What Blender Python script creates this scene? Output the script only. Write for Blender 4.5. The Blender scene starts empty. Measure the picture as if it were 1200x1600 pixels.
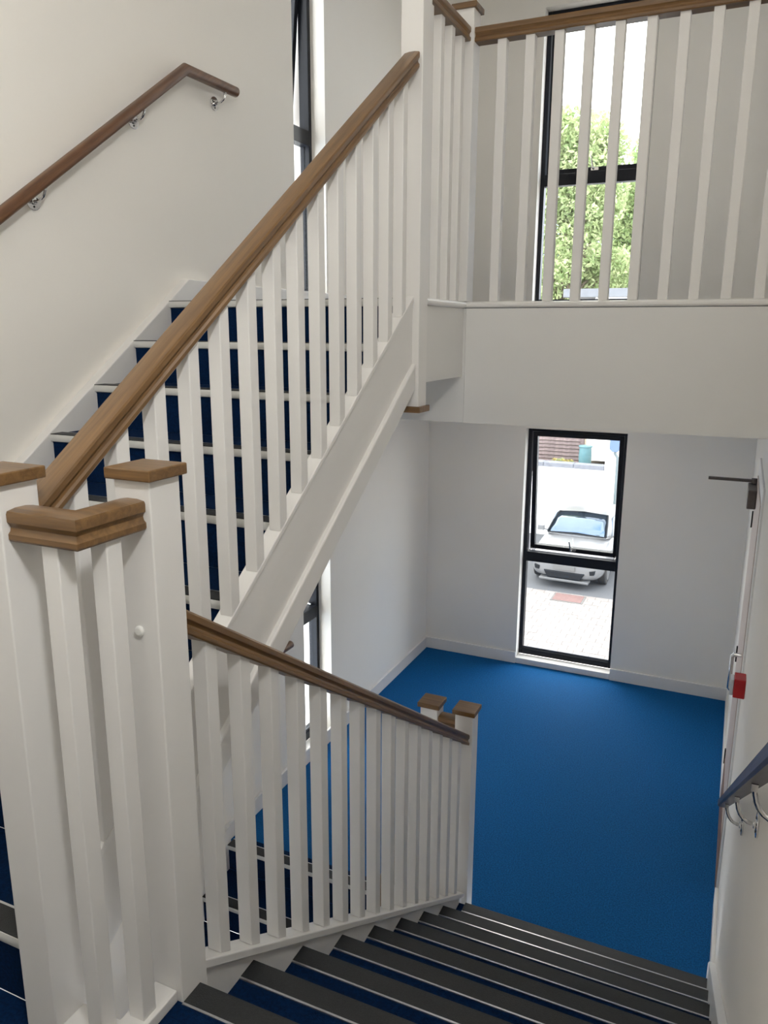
import bpy, bmesh, math, random
from mathutils import Vector, Matrix

random.seed(7)
SC = bpy.context.scene
COL = SC.collection

# ------------------------------------------------------------------ camera
CAM_LOC = Vector((1.0825, -1.2172, 1.5188))
YAW, PITCH, ROLL, F_PX = 0.426, -0.2296, 0.0045, 1216.0
cd = bpy.data.cameras.new('camera')
cd.sensor_fit = 'VERTICAL'
cd.sensor_height = 24.0
cd.lens = 24.0 * F_PX / 1600.0
cd.clip_start = 0.02
cd.clip_end = 300
cam = bpy.data.objects.new('camera', cd)
COL.objects.link(cam)
_f = Vector((-math.sin(YAW) * math.cos(PITCH), math.cos(YAW) * math.cos(PITCH), math.sin(PITCH)))
_r = Vector((math.cos(YAW), math.sin(YAW), 0))
_u = _r.cross(_f)
_r2 = math.cos(ROLL) * _r + math.sin(ROLL) * _u
_u2 = -math.sin(ROLL) * _r + math.cos(ROLL) * _u
cam.matrix_world = Matrix(((_r2.x, _u2.x, -_f.x, CAM_LOC.x), (_r2.y, _u2.y, -_f.y, CAM_LOC.y),
                           (_r2.z, _u2.z, -_f.z, CAM_LOC.z), (0, 0, 0, 1)))
SC.camera = cam

# ------------------------------------------------------------------ sky, exposure
SKY_STRENGTH = 8.0
w = bpy.data.worlds.new('sky')
SC.world = w
w.use_nodes = True
nt = w.node_tree
nt.nodes.clear()
n_out = nt.nodes.new('ShaderNodeOutputWorld')
n_bg = nt.nodes.new('ShaderNodeBackground')
n_tc = nt.nodes.new('ShaderNodeTexCoord')
n_no = nt.nodes.new('ShaderNodeTexNoise')
n_no.inputs['Scale'].default_value = 2.2
n_no.inputs['Detail'].default_value = 6
n_rp = nt.nodes.new('ShaderNodeValToRGB')
n_rp.color_ramp.elements[0].position = 0.34
n_rp.color_ramp.elements[0].color = (0.42, 0.62, 0.95, 1)
n_rp.color_ramp.elements[1].position = 0.5
n_rp.color_ramp.elements[1].color = (1.0, 0.975, 0.94, 1)
nt.links.new(n_tc.outputs['Generated'], n_no.inputs['Vector'])
nt.links.new(n_no.outputs['Fac'], n_rp.inputs['Fac'])
nt.links.new(n_rp.outputs['Color'], n_bg.inputs['Color'])
n_bg.inputs['Strength'].default_value = SKY_STRENGTH
nt.links.new(n_bg.outputs['Background'], n_out.inputs['Surface'])

SC.view_settings.view_transform = 'Standard'
SC.view_settings.look = 'None'
SC.view_settings.gamma = 1.0
SC.view_settings.exposure = 0.08
SC.view_settings.use_curve_mapping = False
SC.cycles.use_denoising = True
SC.cycles.max_bounces = 14
SC.cycles.diffuse_bounces = 8
SC.cycles.transparent_max_bounces = 16
SC.cycles.sample_clamp_indirect = 8.0

# lamp powers (added fill lights, built further down with invented fittings)
FILL_STAIR = 2
FILL_WALL = 41
FILL_LANDING = 0.8
FILL_LOWER = 2.2

# ------------------------------------------------------------------ dimensions
XL, XR, YF, YB = -1.515, 1.236, 5.517, -1.75
G, R = 0.2612, 0.17                 # lower flight going and rise
Y0 = 0.012
FL = -9 * R                         # lower landing floor
UL = 1.648                          # upper landing floor
GU, RU = 0.2606, UL / 9
YQ = 1.8845
X1, Y1 = -0.1844, -0.194
Y3, Y5, Y6 = 2.1744, 1.8585, 2.4522
H, HB = 0.0455, 0.0205
CEIL = UL + 2.5
YFASC = Y6 - H
BEAM_Z = 1.08
GROUND = FL - 3.06
def pitch_lower(y): return -(y - Y0) * R / G
def pitch_upper(y): return UL + (y - YQ) * RU / GU
def pitch_down(y): return FL - (2.166 - y) * R / G

# ------------------------------------------------------------------ materials
def mat(name, color, rough=0.5, metal=0.0, noise=None, bump=None, coat=0.0, spec=0.5, objvar=0.0):
    m = bpy.data.materials.new(name)
    m.use_nodes = True
    t = m.node_tree
    b = t.nodes['Principled BSDF']
    b.inputs['Base Color'].default_value = (*color, 1)
    b.inputs['Roughness'].default_value = rough
    b.inputs['Metallic'].default_value = metal
    b.inputs['Specular IOR Level'].default_value = spec
    b.inputs['Coat Weight'].default_value = coat
    tc = t.nodes.new('ShaderNodeTexCoord')
    src = None
    if noise:
        sc, amt = noise
        n = t.nodes.new('ShaderNodeTexNoise')
        n.inputs['Scale'].default_value = sc
        n.inputs['Detail'].default_value = 4
        t.links.new(tc.outputs['Object'], n.inputs['Vector'])
        r = t.nodes.new('ShaderNodeValToRGB')
        r.color_ramp.elements[0].position = 0.3
        r.color_ramp.elements[1].position = 0.7
        r.color_ramp.elements[0].color = (*[c * (1 - amt) for c in color], 1)
        r.color_ramp.elements[1].color = (*[min(1, c * (1 + amt)) for c in color], 1)
        t.links.new(n.outputs['Fac'], r.inputs['Fac'])
        src = r.outputs['Color']
    if objvar:
        oi = t.nodes.new('ShaderNodeObjectInfo')
        hs = t.nodes.new('ShaderNodeHueSaturation')
        mr = t.nodes.new('ShaderNodeMapRange')
        mr.inputs['To Min'].default_value = 1 - objvar
        mr.inputs['To Max'].default_value = 1 + objvar
        t.links.new(oi.outputs['Random'], mr.inputs['Value'])
        t.links.new(mr.outputs['Result'], hs.inputs['Value'])
        if src: t.links.new(src, hs.inputs['Color'])
        else: hs.inputs['Color'].default_value = (*color, 1)
        src = hs.outputs['Color']
    if src: t.links.new(src, b.inputs['Base Color'])
    if bump:
        sc, st = bump
        n = t.nodes.new('ShaderNodeTexNoise')
        n.inputs['Scale'].default_value = sc
        n.inputs['Detail'].default_value = 5
        t.links.new(tc.outputs['Object'], n.inputs['Vector'])
        bp = t.nodes.new('ShaderNodeBump')
        bp.inputs['Strength'].default_value = st
        bp.inputs['Distance'].default_value = 0.004
        t.links.new(n.outputs['Fac'], bp.inputs['Height'])
        t.links.new(bp.outputs['Normal'], b.inputs['Normal'])
    return m

def wood(name, c0, c1, axis, rough=0.38, tilt=0.0):
    """streaky grain running along one axis"""
    m = bpy.data.materials.new(name)
    m.use_nodes = True
    t = m.node_tree
    b = t.nodes['Principled BSDF']
    b.inputs['Roughness'].default_value = rough
    b.inputs['Coat Weight'].default_value = 0.25
    b.inputs['Coat Roughness'].default_value = 0.25
    tc = t.nodes.new('ShaderNodeTexCoord')
    mp = t.nodes.new('ShaderNodeMapping')
    s = [60, 60, 60]
    s[axis] = 3.0
    mp.inputs['Scale'].default_value = s
    n = t.nodes.new('ShaderNodeTexNoise')
    n.inputs['Scale'].default_value = 1.0
    n.inputs['Detail'].default_value = 6
    n.inputs['Roughness'].default_value = 0.65
    n.inputs['Distortion'].default_value = 0.6
    r = t.nodes.new('ShaderNodeValToRGB')
    r.color_ramp.elements[0].position = 0.32
    r.color_ramp.elements[1].position = 0.68
    r.color_ramp.elements[0].color = (*c0, 1)
    r.color_ramp.elements[1].color = (*c1, 1)
    rt_ = t.nodes.new('ShaderNodeMapping')           # grain follows the rake of the rail
    rt_.inputs['Rotation'].default_value = (-tilt, 0, 0)
    t.links.new(tc.outputs['Object'], rt_.inputs['Vector'])
    t.links.new(rt_.outputs['Vector'], mp.inputs['Vector'])
    t.links.new(mp.outputs['Vector'], n.inputs['Vector'])
    t.links.new(n.outputs['Fac'], r.inputs['Fac'])
    t.links.new(r.outputs['Color'], b.inputs['Base Color'])
    return m

def glass_mat(name, tint=(0.97, 0.985, 0.98), gloss=0.05):
    m = bpy.data.materials.new(name)
    m.use_nodes = True
    t = m.node_tree
    t.nodes.clear()
    o = t.nodes.new('ShaderNodeOutputMaterial')
    tr = t.nodes.new('ShaderNodeBsdfTransparent')
    tr.inputs['Color'].default_value = (*tint, 1)
    gl = t.nodes.new('ShaderNodeBsdfGlossy')
    gl.inputs['Roughness'].default_value = 0.02
    fr = t.nodes.new('ShaderNodeFresnel')
    ge = t.nodes.new('ShaderNodeNewGeometry')
    io = t.nodes.new('ShaderNodeMapRange')           # the pane is not refracting: same reflectance from both faces
    io.inputs['To Min'].default_value = 1.45
    io.inputs['To Max'].default_value = 1 / 1.45
    t.links.new(ge.outputs['Backfacing'], io.inputs['Value'])
    t.links.new(io.outputs['Result'], fr.inputs['IOR'])
    mx = t.nodes.new('ShaderNodeMixShader')
    t.links.new(fr.outputs['Fac'], mx.inputs['Fac'])
    t.links.new(tr.outputs['BSDF'], mx.inputs[1])
    t.links.new(gl.outputs['BSDF'], mx.inputs[2])
    t.links.new(mx.outputs['Shader'], o.inputs['Surface'])
    return m

M = {
    'wall': mat('wall_paint', (0.85, 0.82, 0.765), 0.85, noise=(1.5, 0.015), bump=(180, 0.06)),
    'ceiling': mat('ceiling_paint', (0.86, 0.855, 0.84), 0.9, bump=(150, 0.05)),
    'white': mat('white_satin_paint', (0.76, 0.748, 0.73), 0.38, noise=(6, 0.012), bump=(60, 0.03)),
    'fascia': mat('white_fascia_paint', (0.72, 0.715, 0.70), 0.6, noise=(3, 0.012), bump=(90, 0.04)),
    'oak_y': wood('oak_along_rail', (0.100, 0.049, 0.014), (0.210, 0.112, 0.038), 1),
    'oak_x': wood('oak_across', (0.100, 0.049, 0.014), (0.210, 0.112, 0.038), 0),
    'oak_up': wood('oak_rising', (0.100, 0.049, 0.014), (0.210, 0.112, 0.038), 1, tilt=math.atan(RU / GU)),
    'oak_down': wood('oak_falling', (0.100, 0.049, 0.014), (0.210, 0.112, 0.038), 1, tilt=-math.atan(R / G)),
    'dark_oak': wood('dark_oak', (0.085, 0.035, 0.014), (0.175, 0.078, 0.03), 1, tilt=math.atan(RU / GU)),
    'carpet': mat('blue_carpet', (0.004, 0.096, 0.285), 0.85, noise=(130, 0.35), bump=(450, 0.6), spec=0.12),
    'tread': mat('blue_stair_carpet', (0.0012, 0.015, 0.056), 0.95, noise=(130, 0.35), bump=(450, 0.6), spec=0.1),
    'insert': mat('dark_nosing_insert', (0.017, 0.019, 0.021), 0.5, noise=(200, 0.25), bump=(300, 0.3)),
    'nosing': mat('pale_nosing_profile', (0.62, 0.62, 0.60), 0.38, noise=(20, 0.02)),
    'silver': mat('brushed_aluminium', (0.72, 0.73, 0.74), 0.28, 1.0, noise=(60, 0.06)),
    'chrome': mat('polished_chrome', (0.72, 0.72, 0.73), 0.12, 1.0, noise=(30, 0.03)),
    'frame': mat('anthracite_frame', (0.010, 0.012, 0.018), 0.4, noise=(40, 0.1), spec=0.25),
    'gasket': mat('grey_gasket', (0.10, 0.11, 0.13), 0.6, noise=(40, 0.1)),
    'glass': glass_mat('window_glass'),
    'door': mat('door_paint', (0.56, 0.47, 0.42), 0.5, noise=(8, 0.03)),
    'kick': wood('kick_plate_wood', (0.20, 0.10, 0.04), (0.34, 0.18, 0.08), 2),
    'grey_metal': mat('grey_closer_metal', (0.16, 0.14, 0.13), 0.4, 0.6, noise=(30, 0.1)),
    'black': mat('black_steel', (0.015, 0.013, 0.013), 0.4, 0.3, noise=(30, 0.1)),
    'red': mat('red_plastic', (0.42, 0.012, 0.018), 0.35, noise=(20, 0.05)),
    'clear_plastic': mat('pale_clear_plastic', (0.62, 0.65, 0.7), 0.2, noise=(20, 0.03)),
    'rail_purple': wood('stained_rail', (0.045, 0.036, 0.05), (0.095, 0.078, 0.10), 1, 0.45, -math.atan(.641)),
    'plug': mat('white_plastic', (0.80, 0.80, 0.77), 0.4, noise=(20, 0.01)),
    'paver': mat('pale_paver', (0.18, 0.16, 0.15), 0.85, noise=(9, 0.10), bump=(60, 0.3), objvar=0.14),
    'joint': mat('paving_joint_sand', (0.104, 0.1, 0.096), 0.95, noise=(20, 0.2)),
    'tarmac': mat('grey_tarmac', (0.064, 0.066, 0.072), 0.9, noise=(40, 0.25), bump=(120, 0.4)),
    'pinkcover': mat('pink_block', (0.12, 0.068, 0.062), 0.85, noise=(20, 0.12)),
    'render': mat('white_render', (0.80, 0.80, 0.79), 0.9, noise=(4, 0.03), bump=(80, 0.2)),
    'coping': mat('grey_coping', (0.136, 0.144, 0.168), 0.8, noise=(14, 0.15), bump=(40, 0.3)),
    'fence': mat('weathered_fence_wood', (0.132, 0.1, 0.1), 0.85, noise=(12, 0.3), objvar=0.15),
    'teal': mat('teal_plastic', (0.068, 0.16, 0.184), 0.45, noise=(8, 0.05)),
    'bluegrey': mat('blue_grey_metal', (0.08, 0.128, 0.232), 0.4, noise=(8, 0.05)),
    'pipe': mat('grey_pipe_plastic', (0.10, 0.13, 0.14), 0.45, noise=(8, 0.05)),
    'soil': mat('garden_soil', (0.16, 0.13, 0.09), 0.95, noise=(6, 0.3), bump=(20, 0.6)),
    'bark': mat('bark', (0.13, 0.10, 0.075), 0.9, noise=(14, 0.3), bump=(30, 0.6)),
    'yellow': mat('yellow_petals', (0.248, 0.2, 0.048), 0.7, noise=(10, 0.2)),
    'carpaint': mat('white_car_paint', (0.125, 0.127, 0.132), 0.3, noise=(3, 0.01), coat=0.35),
    'carglass': mat('reflective_car_glass', (0.085, 0.115, 0.155), 0.03, 0.85, noise=(3, 0.05)),
    'carblack': mat('black_car_plastic', (0.012, 0.013, 0.015), 0.6, noise=(30, 0.2), spec=0.1),
    'rubber': mat('tyre_rubber', (0.018, 0.018, 0.018), 0.85, noise=(40, 0.2)),
    'lampglass': mat('headlamp_lens', (0.05, 0.055, 0.06), 0.15, noise=(30, 0.3), coat=1.0),
    'plate': mat('number_plate', (0.10, 0.10, 0.10), 0.4, noise=(30, 0.02)),
    'carsilver': mat('satin_silver_trim', (0.09, 0.092, 0.095), 0.35, noise=(20, 0.05)),
    'roof': mat('grey_roof_felt', (0.128, 0.136, 0.152), 0.8, noise=(6, 0.1)),
}

def leaf_mat(name, c0, c1):
    m = bpy.data.materials.new(name)
    m.use_nodes = True
    t = m.node_tree
    b = t.nodes['Principled BSDF']
    b.inputs['Roughness'].default_value = 0.6
    tc = t.nodes.new('ShaderNodeTexCoord')
    n = t.nodes.new('ShaderNodeTexNoise')
    n.inputs['Scale'].default_value = 2.5
    n.inputs['Detail'].default_value = 8
    r = t.nodes.new('ShaderNodeValToRGB')
    r.color_ramp.elements[0].position = 0.35
    r.color_ramp.elements[1].position = 0.65
    r.color_ramp.elements[0].color = (*c0, 1)
    r.color_ramp.elements[1].color = (*c1, 1)
    t.links.new(tc.outputs['Object'], n.inputs['Vector'])
    t.links.new(n.outputs['Fac'], r.inputs['Fac'])
    t.links.new(r.outputs['Color'], b.inputs['Base Color'])
    tl = t.nodes.new('ShaderNodeBsdfTranslucent')
    t.links.new(r.outputs['Color'], tl.inputs['Color'])
    mx = t.nodes.new('ShaderNodeMixShader')
    mx.inputs['Fac'].default_value = 0.45
    o = t.nodes['Material Output']
    t.links.new(b.outputs['BSDF'], mx.inputs[1])
    t.links.new(tl.outputs['BSDF'], mx.inputs[2])
    t.links.new(mx.outputs['Shader'], o.inputs['Surface'])
    return m
M['leaf'] = leaf_mat('yellow_green_leaves', (0.22, 0.31, 0.12), (0.50, 0.55, 0.31))
M['leaf_dark'] = leaf_mat('green_leaves', (0.19, 0.29, 0.11), (0.45, 0.53, 0.27))

def emit_mat(name, color, strength):
    m = bpy.data.materials.new(name)
    m.use_nodes = True
    b = m.node_tree.nodes['Principled BSDF']
    b.inputs['Base Color'].default_value = (0.9, 0.9, 0.9, 1)
    b.inputs['Emission Color'].default_value = (*color, 1)
    b.inputs['Emission Strength'].default_value = strength
    return m

# ------------------------------------------------------------------ mesh helpers
class MB:
    def __init__(self): self.v, self.f = [], []
    def add(self, vs, fs):
        o = len(self.v)
        self.v += [tuple(p) for p in vs]
        self.f += [tuple(i + o for i in q) for q in fs]
        return self
    def box(self, x0, x1, y0, y1, z0, z1):
        return self.add([(x, y, z) for x in (x0, x1) for y in (y0, y1) for z in (z0, z1)],
                        [(0, 1, 3, 2), (4, 6, 7, 5), (0, 4, 5, 1), (2, 3, 7, 6), (0, 2, 6, 4), (1, 5, 7, 3)])
    def prism(self, poly, a0, a1, axis):
        """poly in the plane across axis, extruded from a0 to a1"""
        n = len(poly)
        def P(q, a):
            return {0: (a, q[0], q[1]), 1: (q[0], a, q[1]), 2: (q[0], q[1], a)}[axis]
        vs = [P(q, a0) for q in poly] + [P(q, a1) for q in poly]
        fs = [tuple(range(n - 1, -1, -1)), tuple(range(n, 2 * n))]
        fs += [(i, (i + 1) % n, n + (i + 1) % n, n + i) for i in range(n)]
        return self.add(vs, fs)
    def sweep(self, path, prof):
        """profile (lateral, vertical) along a path; plan corners mitred, ends cut plumb"""
        n = len(prof)
        path = [Vector(p) for p in path]
        rings = []
        for i, p in enumerate(path):
            ds = []
            if i > 0: ds.append((p - path[i - 1]))
            if i < len(path) - 1: ds.append((path[i + 1] - p))
            ds = [Vector((d.x, d.y, 0)).normalized() for d in ds]
            ls = [Vector((d.y, -d.x, 0)) for d in ds]
            if len(ls) == 2:
                m_ = (ls[0] + ls[1]).normalized()
                lat = m_ / m_.dot(ls[0])
            else: lat = ls[0]
            rings.append([p + lat * a + Vector((0, 0, b)) for a, b in prof])
        vs = [q for r in rings for q in r]
        fs = [tuple(range(n)), tuple(range(len(vs) - 1, len(vs) - n - 1, -1))]
        for k in range(len(rings) - 1):
            fs += [(k * n + i, (k + 1) * n + i, (k + 1) * n + (i + 1) % n, k * n + (i + 1) % n) for i in range(n)]
        return self.add(vs, fs)
    def tube(self, pts, r, n=12, cap=True):
        pts = [Vector(p) for p in pts]
        rad = r if isinstance(r, (list, tuple)) else [r] * len(pts)
        d = (pts[1] - pts[0]).normalized()
        a = d.orthogonal().normalized()
        b = d.cross(a)
        rings = [[pts[0] + rad[0] * (math.cos(t) * a + math.sin(t) * b) for t in [2 * math.pi * k / n for k in range(n)]]]
        for i in range(1, len(pts)):
            d = (pts[i] - pts[i - 1]).normalized()
            nd = (pts[i + 1] - pts[i]).normalized() if i < len(pts) - 1 else d
            pl = (d + nd).normalized()
            sc = rad[i] / rad[i - 1]
            ring = []
            for q in rings[-1]:
                t = (pts[i] - q).dot(pl) / d.dot(pl)
                z = q + d * t
                ring.append(pts[i] + (z - pts[i]) * sc)
            rings.append(ring)
        vs = [q for r_ in rings for q in r_]
        fs = []
        if cap: fs = [tuple(range(n - 1, -1, -1)), tuple(range(len(vs) - n, len(vs)))]
        for k in range(len(rings) - 1):
            fs += [(k * n + i, k * n + (i + 1) % n, (k + 1) * n + (i + 1) % n, (k + 1) * n + i) for i in range(n)]
        return self.add(vs, fs)
    def disc(self, c, axis, r, t, n=20):
        c = Vector(c)
        e = Vector((0, 0, 0)); e[axis] = t
        return self.tube([c, c + e], r, n)
    def mesh(self, name, m, smooth=False):
        me = bpy.data.meshes.new(name)
        me.from_pydata(self.v, [], self.f)
        bm = bmesh.new(); bm.from_mesh(me)
        bmesh.ops.recalc_face_normals(bm, faces=bm.faces)
        bm.to_mesh(me); bm.free()
        me.materials.append(m)
        if smooth:
            me.polygons.foreach_set('use_smooth', [True] * len(me.polygons))
            try: me.set_sharp_from_angle(angle=math.radians(30))
            except Exception: pass
        return me
    def build(self, name, m, parent=None, bevel=0.0, smooth=False, seg=2):
        if parent is not None:
            o_ = world_origin(parent)
            self.v = [(x - o_.x, y - o_.y, z - o_.z) for x, y, z in self.v]
        ob = bpy.data.objects.new(name, self.mesh(name, m, smooth))
        COL.objects.link(ob)
        if parent is not None: ob.parent = parent
        if bevel:
            md = ob.modifiers.new('bevel', 'BEVEL')
            md.width = bevel; md.segments = seg; md.limit_method = 'ANGLE'; md.angle_limit = math.radians(35)
        return ob

LOCALROOT = set()
def world_origin(o):
    """translation from the root down to o (roots that are built in local space count as zero)"""
    t = Vector((0, 0, 0))
    while o is not None:
        if o.name in LOCALROOT: return t
        t += o.location
        o = o.parent
    return t
def tag(o, label=None, cat=None, group=None, kind=None):
    if label: o['label'] = label
    if cat: o['category'] = cat
    if group: o['group'] = group
    if kind: o['kind'] = kind
    return o
def root(name, loc=(0, 0, 0), label=None, cat=None, group=None, kind=None, rz=0.0, local=False):
    o = bpy.data.objects.new(name, None)
    o.empty_display_size = 0.1
    COL.objects.link(o)
    o.location = loc
    o.rotation_euler.z = rz
    if local: LOCALROOT.add(o.name)
    return tag(o, label, cat, group, kind)
def copy_part(o, parent, loc):
    c = o.copy()
    COL.objects.link(c)
    c.parent = parent
    c.location = loc
    return c

_hp = [(.030, 0), (.0325, .004), (.0325, .014), (.0275, .019), (.0255, .026), (.0275, .032), (.0325, .037), (.033, .0525),
       (.0303, .0578), (.012, .0610)]
RAIL_PROF = _hp + [(-a, b) for a, b in reversed(_hp)]

# ================================================================== ROOM SHELL
T = 0.30
W1X0, W1X1 = -0.605, 0.258
WZ0, WZ1 = 0.06, 2.335
WL1 = 2.215             # window opening above its floor
SY0, SY1 = 3.170, 3.565            # side windows
BASE = FL - 9 * R                  # bottom of the stair well
LOWZ = BASE - 0.25

fw = MB()
fw.box(XL - T, W1X0, YF, YF + T, LOWZ, CEIL + .2)
fw.box(W1X1, XR + T, YF, YF + T, LOWZ, CEIL + .2)
fw.box(W1X0, W1X1, YF, YF + T, LOWZ, FL + WZ0 - .03)
fw.box(W1X0, W1X1, YF, YF + T, FL + WL1, UL + WZ0 - .03)
fw.box(W1X0, W1X1, YF, YF + T, UL + WZ1, CEIL + .2)
tag(fw.build('wall_far', M['wall']), 'cream painted end wall pierced by two tall dark windows', 'wall', kind='structure')
lw = MB()
lw.box(XL - T, XL, YB - T, SY0, LOWZ, CEIL + .2)
lw.box(XL - T, XL, SY1, YF, LOWZ, CEIL + .2)
lw.box(XL - T, XL, SY0, SY1, LOWZ, FL + WZ0 - .03)
lw.box(XL - T, XL, SY0, SY1, FL + WL1, UL + WZ0 - .03)
lw.box(XL - T, XL, SY0, SY1, UL + WZ1, CEIL + .2)
tag(lw.build('wall_left', M['wall']), 'cream painted wall beside the ascending stairs', 'wall', kind='structure')
DY0, DY1, DZ1 = 2.93, 3.87, FL + 2.24
rw = MB()
rw.box(XR, XR + T, YB - T, DY0, LOWZ, CEIL + .2)
rw.box(XR, XR + T, DY1, YF, LOWZ, CEIL + .2)
rw.box(XR, XR + T, DY0, DY1, DZ1, CEIL + .2)
rw.box(XR, XR + T, DY0, DY1, LOWZ, FL)
rw.box(XR + .2, XR + T, DY0, DY1, FL, DZ1)
tag(rw.build('wall_right', M['wall']), 'cream painted wall with a door, right of the descending stairs', 'wall', kind='structure')
bw = MB().box(XL - T, XR + T, YB - T, YB, LOWZ, CEIL + .2)
tag(bw.build('wall_back', M['wall']), 'cream wall behind the half landing', 'wall', kind='structure')
tag(MB().box(XL - T, XR + T, YB - T, YF + T, CEIL, CEIL + .2).build('ceiling', M['ceiling']),
    'white ceiling over the stairwell', 'ceiling', kind='structure')

# floors
tag(MB().box(XL, XR, Y3 + .0, YF, FL - .25, FL).build('floor', M['carpet']),
    'blue carpeted lower landing floor in front of the tall window', 'floor', kind='structure')
hl = MB().prism([(XL, YB), (XR, YB), (XR, Y0 - .008), (-.02, Y0 - .008), (-.02, Y1), (XL, Y1)], -.20, 0, 2)
tag(hl.build('floor', M['tread']), 'blue carpeted half landing floor at the head of the descending stairs', 'floor', kind='structure')
ul = MB().prism([(XL, YQ + .008), (X1, YQ + .008), (X1, YFASC + .01), (XR, YFASC + .01), (XR, YF), (XL, YF)], UL - .027, UL, 2)
tag(ul.build('floor', M['tread']), 'upper landing floor behind the white guard balusters', 'floor', kind='structure')
tag(MB().box(XL, XR, YB, 2.2 - 9 * G, BASE - .2, BASE).build('floor', M['carpet']),
    'dark carpeted landing at the foot of the lowest stairs', 'floor', kind='structure')
# landing slab: deep beam across the well and lower landing ceiling, side trimmer
tag(MB().box(X1 + H, XR, YFASC, YF, BEAM_Z, UL - .028).build('ceiling', M['fascia']),
    'white landing slab with a deep plain front fascia', 'ceiling', kind='structure')
tag(MB().box(XL, X1 + H - .003, YFASC + .006, YF, BEAM_Z, UL - .028).build('ceiling', M['fascia']),
    'white landing slab left of the fascia seam, in shade', 'ceiling', kind='structure')
tag(MB().box(XL, X1 + .03, Y5 + H, YFASC + .006, 1.302, UL - .028).build('trim_1', M['fascia']),
    'white trimmer at the side of the upper landing edge', 'trim', kind='structure')
# landing nosing bead
bead = [(-.052, -.030), (.0, -.030), (.0, .0), (-.052, 0), (-.062, -.004), (-.067, -.011), (-.067, -.019), (-.062, -.026)]
bprof = [(-a - .04, b + .003) for a, b in bead]
tag(MB().sweep([(X1 + .02, Y5 + H, UL), (X1 + .02, Y6 - .02, UL), (XR, Y6 - .02, UL)], bprof)
    .build('trim_2', M['white'], smooth=True), 'white rounded nosing bead along the upper landing edge', 'trim', kind='structure')

# baseboards
BH, BT = 0.11, 0.018
def board(name, x0, x1, y0, y1, z, label):
    return tag(MB().box(x0, x1, y0, y1, z, z + BH).build(name, M['white'], bevel=.004), label, 'baseboard', kind='structure')
board('baseboard_far', XL, W1X0, YF - BT, YF, FL, 'white baseboard left of the tall lower window')
board('baseboard_far', W1X1, XR, YF - BT, YF, FL, 'white baseboard right of the tall lower window')
board('baseboard_left', XL, XL + BT, 2.2, YF - BT, FL, 'white baseboard along the left wall of the lower landing')
board('baseboard_right', XR - BT, XR, 2.28, DY0 - .07, FL, 'white baseboard between the door and the descending stairs')
board('baseboard_right', XR - BT, XR, DY1 + .07, YF - BT, FL, 'white baseboard right of the far corner beyond the door')
board('baseboard_left', XL, XL + BT, 2.245, YF - BT, UL, 'white baseboard at the top of the ascending stairs')
board('baseboard_far', XL + BT, W1X0, YF - BT, YF, UL, 'white baseboard left of the upper window')
board('baseboard_far', W1X1, XR, YF - BT, YF, UL, 'white baseboard right of the upper window')

# ================================================================== WINDOWS
def window(name, loc, rz, width, tilt, label, with_sill, tz=.965, top=2.335):
    """opening width along local x, outside towards local +y, z from the window foot"""
    r = root(name, loc, label, 'window', kind='structure', rz=rz, local=True)
    hw = width / 2
    h = top - WZ0
    fy0, fy1 = .10, .17
    fm = .034
    sm = .040
    f = MB()
    f.box(-hw, -hw + fm, fy0, fy1, 0, h); f.box(hw - fm, hw, fy0, fy1, 0, h)
    f.box(-hw + fm, hw - fm, fy0, fy1, 0, .055); f.box(-hw + fm, hw - fm, fy0, fy1, h - fm, h)
    fr = f.build('frame', M['frame'], r, bevel=.003)
    MB().box(-hw + fm, hw - fm, fy0 - .004, fy1, tz - .045, tz + .045).build('transom', M['frame'], r, bevel=.003)
    lp = MB().box(-hw + fm, hw - fm, .130, .142, .055, tz - .045).build('lower_pane', M['glass'], r)
    b = MB()
    b.box(-hw + fm, hw - fm, .118, .128, .055, .072)
    b.build('glazing_bead', M['gasket'], r)
    # top hung sash, pushed out at the bottom
    s = root('sash', (0, .15, h - fm - .004))
    s.parent = r
    s.rotation_euler.x = math.radians(tilt)
    sw = hw - fm - .004
    sh = h - fm - .004 - (tz + .045) - .004
    q = MB()
    q.box(-sw, -sw + sm, -.03, .03, -sh, 0); q.box(sw - sm, sw, -.03, .03, -sh, 0)
    q.box(-sw + sm, sw - sm, -.03, .03, -sh, -sh + sm); q.box(-sw + sm, sw - sm, -.03, .03, -sm, 0)
    q.mesh_obj = None
    so = bpy.data.objects.new('sash_frame', q.mesh('sash_frame', M['frame']))
    COL.objects.link(so); so.parent = s
    md = so.modifiers.new('bevel', 'BEVEL'); md.width = .003; md.limit_method = 'ANGLE'
    p = MB().box(-sw + sm, sw - sm, -.006, .006, -sh + sm, -sm)
    po = bpy.data.objects.new('pane', p.mesh('pane', M['glass'])); COL.objects.link(po); po.parent = s
    hd = MB()
    hd.box(-.03, .03, -.042, -.030, -sh + .012, -sh + .034)
    hd.tube([(-.01, -.036, -sh + .023), (-.012, -.065, -sh + .03), (-.03, -.07, -sh + .12)], [.009, .008, .005], 8)
    ho = bpy.data.objects.new('handle', hd.mesh('handle', M['chrome'])); COL.objects.link(ho); ho.parent = s
    ho['label'] = 'chrome lever handle'
    st = MB()
    for sx in (-1, 1):
        x = sx * (sw - .015)
        a = s.matrix_local if False else None
        st.tube([(x, .14, tz + .05), (x, .15 + .10 * math.sin(math.radians(tilt)) * 8, tz + .06)], .006, 6)
    st.build('stay', M['silver'], r)
    if with_sill:
        MB().box(-hw + .002, hw - .002, -.012, .10, -.058, -.003).build('sill', M['white'], r, bevel=.004)
    return r
wx = (W1X0 + W1X1) / 2
window('window_1', (wx, YF, FL + WZ0), 0, W1X1 - W1X0, 4.5,
       'tall dark framed window of the lower landing, top sash ajar, car park beyond', True, .965, WL1)
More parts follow.
